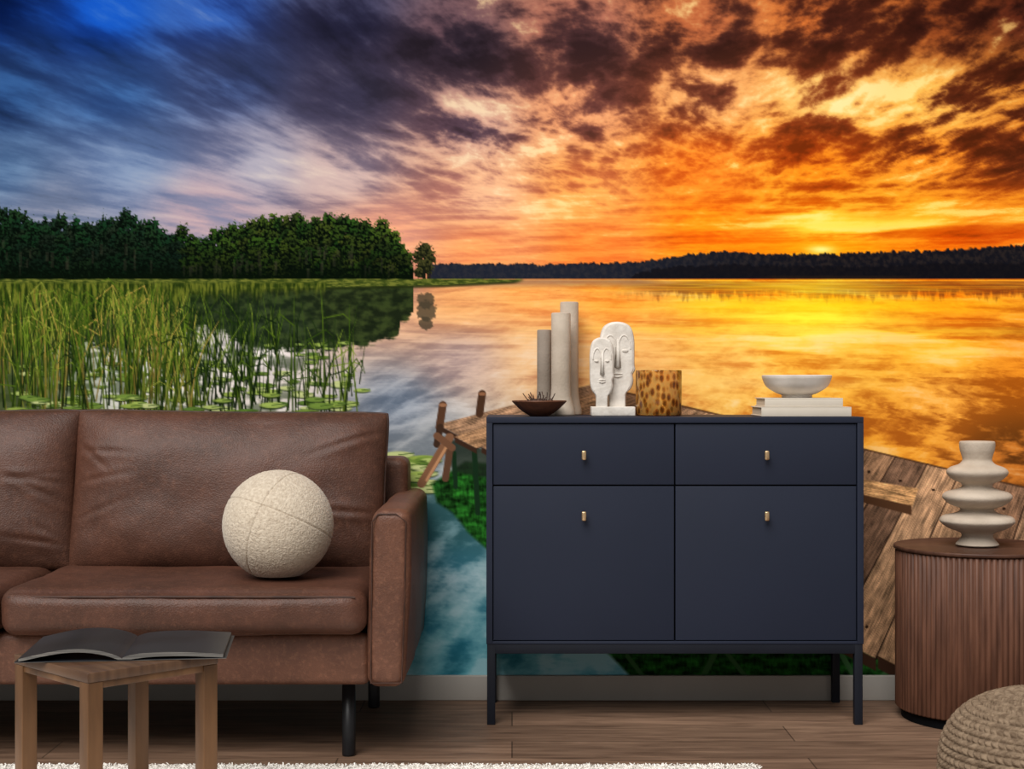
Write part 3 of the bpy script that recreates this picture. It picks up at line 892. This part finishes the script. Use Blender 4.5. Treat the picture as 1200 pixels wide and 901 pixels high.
# amber glass hurricane
m_gl = bpy.data.materials.new('amber_mottled_glass'); m_gl.use_nodes = True
nt = m_gl.node_tree; b = nt.nodes['Principled BSDF']
tc = nt.nodes.new('ShaderNodeTexCoord'); mp = nt.nodes.new('ShaderNodeMapping'); mp.inputs['Scale'].default_value = (1, 1, .58)
nt.links.new(tc.outputs['Object'], mp.inputs['Vector'])
vo = nt.nodes.new('ShaderNodeTexVoronoi'); vo.feature = 'F1'; vo.inputs['Scale'].default_value = 66; vo.inputs['Randomness'].default_value = .75
nt.links.new(mp.outputs[0], vo.inputs['Vector'])
rp = nt.nodes.new('ShaderNodeValToRGB')
rp.color_ramp.elements[0].position = .26; rp.color_ramp.elements[0].color = lin((128, 74, 18))
rp.color_ramp.elements[1].position = .60; rp.color_ramp.elements[1].color = lin((240, 190, 100))
e = rp.color_ramp.elements.new(.42); e.color = lin((206, 138, 48))
nt.links.new(vo.outputs['Distance'], rp.inputs['Fac']); nt.links.new(rp.outputs[0], b.inputs['Base Color'])
b.inputs['Roughness'].default_value = .06; b.inputs['Transmission Weight'].default_value = .65; b.inputs['IOR'].default_value = 1.4
bp = nt.nodes.new('ShaderNodeBump'); bp.inputs['Strength'].default_value = .3; bp.inputs['Distance'].default_value = .003
nt.links.new(vo.outputs['Distance'], bp.inputs['Height']); nt.links.new(bp.outputs[0], b.inputs['Normal'])
lathe('amber_glass_vase', [(0, 0), (.065, 0), (.069, .004), (.0695, .07), (.0695, .134), (.0685, .137), (.0675, .137), (.0665, .134), (.0665, .010), (.060, .006), (0, .006)], 72, None, m_gl, loc=(.443, 4.60, TOP))

# books + bowl
m_cov = new_mat('white_book_cover', (200, 190, 174), (208, 198, 184), 10, .7, spec=.2)
m_pg = new_mat('book_pages', (176, 166, 150), (208, 200, 186), 3, .9, stretch=(1, 1, 260))
def book(name, x0, x1, y0, y1, z0, z1):
    gx, gy = (x0 + x1) / 2, (y0 + y1) / 2
    e = group(name, (gx, gy, z0))
    hx, hy, h = (x1 - x0) / 2, (y1 - y0) / 2, z1 - z0
    t = .003
    box('cover_bottom', -hx, hx, -hy, hy, 0, t, e, m_cov, .0008)
    box('cover_top', -hx, hx, -hy, hy, h - t, h, e, m_cov, .0008)
    box('spine', -hx, hx, -hy, -hy + t, t, h - t, e, m_cov, .0008)
    box('pages', -hx + .004, hx - .004, -hy + t, hy - .004, t, h - t, e, m_pg)
book('stacked_book', .737, 1.003, 4.50, 4.70, TOP, TOP + .0275)
book('stacked_book', .748, .979, 4.505, 4.69, TOP + .028, TOP + .054)
m_mar = new_mat('white_marble', (196, 188, 178), (220, 213, 205), 9, .5, ramp=(.4, .6), spec=.3)
lathe('marble_bowl', catmull([(0, 0), (.040, 0), (.046, .002), (.046, .008), (.062, .014), (.090, .032), (.102, .054), (.1045, .064), (.1035, .067), (.098, .066), (.088, .045), (.060, .026), (.03, .018), (0, .016)], 6), 72, None, m_mar, loc=(.860, 4.60, TOP + .0545))

# ------------------------------------------------------------------ fluted drum side table
m_wal = new_mat('walnut', (74, 47, 35), (100, 66, 50), 10, .5, stretch=(6, 6, .6), spec=.25)
m_wal2 = new_mat('walnut_top', (66, 43, 33), (86, 58, 45), 9, .45, stretch=(1, 8, 1), spec=.25)
dt = group('drum_side_table', (1.390, 4.545, 0))
NR = 92
def rf(r, a, z):
    if r < .2: return r
    s = abs(math.sin(a * NR / 2))
    return r - .0065 * (1 - s ** .55)
lathe('fluted_body', [(0, .030), (.236, .030), (.240, .034), (.240, .497), (.236, .5005), (0, .5005)], NR * 10, dt, m_wal, rfun=rf)
lathe('top_disc', [(0, .501), (.241, .501), (.2445, .503), (.2445, .510), (.243, .5125), (.238, .5125), (.236, .5105), (0, .5105)], 128, dt, m_wal2)
lathe('base_plinth', [(0, 0), (.222, 0), (.222, .030), (0, .030)], 96, dt, m_gap, smooth=False)

pv = [(0, 0), (.052, 0), (.061, .002), (.062, .006), (.052, .018), (.045, .030), (.052, .040), (.085, .052), (.106, .068), (.108, .078), (.098, .088), (.066, .096), (.050, .104), (.052, .112),
      (.078, .122), (.098, .138), (.100, .150), (.088, .160), (.060, .168), (.045, .176), (.048, .186), (.070, .196), (.087, .212), (.088, .224), (.076, .234), (.054, .242), (.043, .254), (.045, .268), (.050, .284), (.052, .300), (.051, .309), (.047, .311), (.043, .307), (.038, .28), (.034, .25), (0, .248)]
lathe('sculptural_vase', catmull(pv, 5), 80, None, m_cer, loc=(1.388, 4.545, .5128))

# ------------------------------------------------------------------ knitted pouf
m_knit = new_mat('knitted_wool', (104, 87, 71), (138, 119, 99), 60, .95, bump=.8, bscale=260, spec=.05, bdist=.003)
bm = bmesh.new()
bmesh.ops.create_uvsphere(bm, u_segments=720, v_segments=300, radius=1)
for v in bm.verts:
    p = v.co.copy()
    th = math.atan2(p.y, p.x); ph = math.asin(max(-1, min(1, p.z)))
    row = (ph / math.pi + .5) * 36
    rr = math.floor(row); f = row - rr
    stitch = abs(math.sin(th * 40 + (f - .5) * 1.8 * (1 if rr % 2 else -1)))
    hgt = (math.sin(f * math.pi) ** .6) * (stitch ** .5)
    cz = abs(math.cos(ph)) ** .75; sz = math.copysign(abs(math.sin(ph)) ** .9, p.z)
    r = 1 + .036 * hgt
    v.co = Vector((math.cos(th) * cz * .238 * r, math.sin(th) * cz * .238 * r, sz * .166 * r))
    if v.co.z < -.155: v.co.z = -.155 - (-v.co.z - .155) * .2
from_bm('knitted_pouf', bm, None, m_knit, True, loc=(1.175, 3.30, .160))

# ------------------------------------------------------------------ rug
m_rug = new_mat('white_shag', (216, 210, 202), (236, 232, 226), 60, .95, spec=.05)
bm = bmesh.new()
X0, X1, Y0, Y1 = -2.7, .625, 1.9, 3.92
nx, ny = 220, 120
gv = [[bm.verts.new((X0 + (X1 - X0) * i / nx, Y0 + (Y1 - Y0) * j / ny, .013 + .003 * random.random() if 0 < i < nx and 0 < j < ny else 0.001)) for j in range(ny + 1)] for i in range(nx + 1)]
for i in range(nx):
    for j in range(ny):
        bm.faces.new((gv[i][j], gv[i + 1][j], gv[i + 1][j + 1], gv[i][j + 1]))
R = random.Random(9)
for i in range(36000):
    x = R.uniform(X0, X1 + .003)
    y = Y1 - abs(R.gauss(0, .10)) if R.random() < .8 else R.uniform(3.5, Y1)
    if R.random() < .06: x = X1 - abs(R.gauss(0, .02)); y = R.uniform(2.4, Y1)
    a = R.uniform(0, 6.28); w = .0026; hh = R.uniform(.003, .007); ln = R.uniform(0.004, .014); a2 = R.uniform(0, 6.28)
    dx, dy = w * math.cos(a), w * math.sin(a)
    v1 = bm.verts.new((x - dx, y - dy, .012)); v2 = bm.verts.new((x + dx, y + dy, .012))
    v3 = bm.verts.new((x + dx * .6 + ln * math.cos(a2), y + dy * .6 + ln * math.sin(a2), .012 + hh)); v4 = bm.verts.new((x - dx * .6 + ln * math.cos(a2), y - dy * .6 + ln * math.sin(a2), .012 + hh))
    bm.faces.new((v1, v2, v3, v4))
from_bm('rug', bm, None, m_rug, False)

# ------------------------------------------------------------------ small table + open magazine
m_gw = new_mat('bronze_wood', (78, 52, 30), (114, 80, 50), 6, .4, stretch=(3, 3, .5), spec=.4)
m_gt = new_mat('bronze_wood_top', (72, 50, 36), (98, 72, 52), 6, .35, stretch=(8, 1, 1), spec=.4)
st_ = group('small_side_table', (-.838, 3.225, .0202), math.radians(45))
hs = .153
lg = .034
box('top', -hs, hs, -hs, hs, .382, .402, st_, m_gt, .002)
k = 0
for sx in (-1, 1):
    for sy in (-1, 1):
        k += 1
        cx, cy = sx * (hs - lg / 2 - .001), sy * (hs - lg / 2 - .001)
        box('leg_%d' % k, cx - lg / 2, cx + lg / 2, cy - lg / 2, cy + lg / 2, .0, .382, st_, m_gw, .002)
for s in (-1, 1):
    box('rail_x_%d' % (s > 0), -hs + lg, hs - lg, s * (hs - .014) - .010, s * (hs - .014) + .010, .368, .382, st_, m_gw, .001)
    box('rail_y_%d' % (s > 0), s * (hs - .014) - .010, s * (hs - .014) + .010, -hs + lg, hs - lg, .368, .382, st_, m_gw, .001)

m_blk = new_mat('dark_magazine_page', (24, 27, 32), (36, 40, 46), 5, .35, spec=.3)
m_ped = new_mat('page_edges', (60, 60, 60), (130, 126, 120), 3, .8, stretch=(1, 1, 400))
mg = group('open_magazine', (-.822, 3.285, .4232), math.radians(7))
def page(name, s, wd, hd, mat, zoff, th, lift):
    bm = bmesh.new(); n = 24
    def zt(x):
        t = x / wd
        return zoff + th * (1 - .25 * t) + lift * math.sin(min(1, t * 1.0) * math.pi) ** 1.0 * (1 - t * .35) - .006 * math.exp(-t * 14)
    def zb(x):
        return max(zoff, zt(x) - th * (1 - .25 * x / wd) + .0002)
    T = [[None] * 2 for _ in range(n + 1)]; B = [[None] * 2 for _ in range(n + 1)]
    for i in range(n + 1):
        x = wd * i / n
        for j, y in enumerate((-hd / 2, hd / 2)):
            T[i][j] = bm.verts.new((s * x, y, max(zt(x), zb(x) + .0003)))
            B[i][j] = bm.verts.new((s * x, y, zb(x)))
    for i in range(n):
        bm.faces.new((T[i][0], T[i + 1][0], T[i + 1][1], T[i][1]))
        bm.faces.new((B[i][0], B[i][1], B[i + 1][1], B[i + 1][0]))
        for j in (0, 1):
            f = bm.faces.new((T[i][j], B[i][j], B[i + 1][j], T[i + 1][j])); f.material_index = 1
    f = bm.faces.new((T[n][0], B[n][0], B[n][1], T[n][1])); f.material_index = 1
    f = bm.faces.new((T[0][0], T[0][1], B[0][1], B[0][0]))
    bmesh.ops.recalc_face_normals(bm, faces=bm.faces[:])
    o = from_bm(name, bm, mg, mat, False)
    o.data.materials.append(m_ped)
    return o
page('cover_right', 1, .212, .288, m_blk, 0, .0012, 0)
page('cover_left', -1, .216, .288, m_blk, 0, .0012, 0)
page('pages_right', 1, .205, .280, m_blk, .0015, .010, .006)
page('pages_left', -1, .208, .280, m_blk, .0015, .008, .020)

# ------------------------------------------------------------------ light
w = bpy.data.worlds.new('World'); scene.world = w
w.use_nodes = True
w.node_tree.nodes['Background'].inputs[0].default_value = (1.0, .98, .95, 1)
w.node_tree.nodes['Background'].inputs[1].default_value = .34
sd = bpy.data.lights.new('window_daylight', 'SUN')
sd.energy = 3.9; sd.angle = math.radians(42); sd.color = (1.0, .975, .94)
so = bpy.data.objects.new('window_daylight', sd)
so.rotation_euler = Vector((.28, .66, -.82)).to_track_quat('-Z', 'Y').to_euler()
so.location = (-2, 0, 3)
scene.collection.objects.link(so)

# ------------------------------------------------------------------ camera
cd = bpy.data.cameras.new('camera')
cd.sensor_width = 36; cd.sensor_fit = 'HORIZONTAL'
cd.lens = F / 1200 * 36
cam = bpy.data.objects.new('camera', cd)
cam.location = (0, 0, CAMH)
cam.rotation_euler = (math.radians(90), 0, 0)
scene.collection.objects.link(cam)
scene.camera = cam
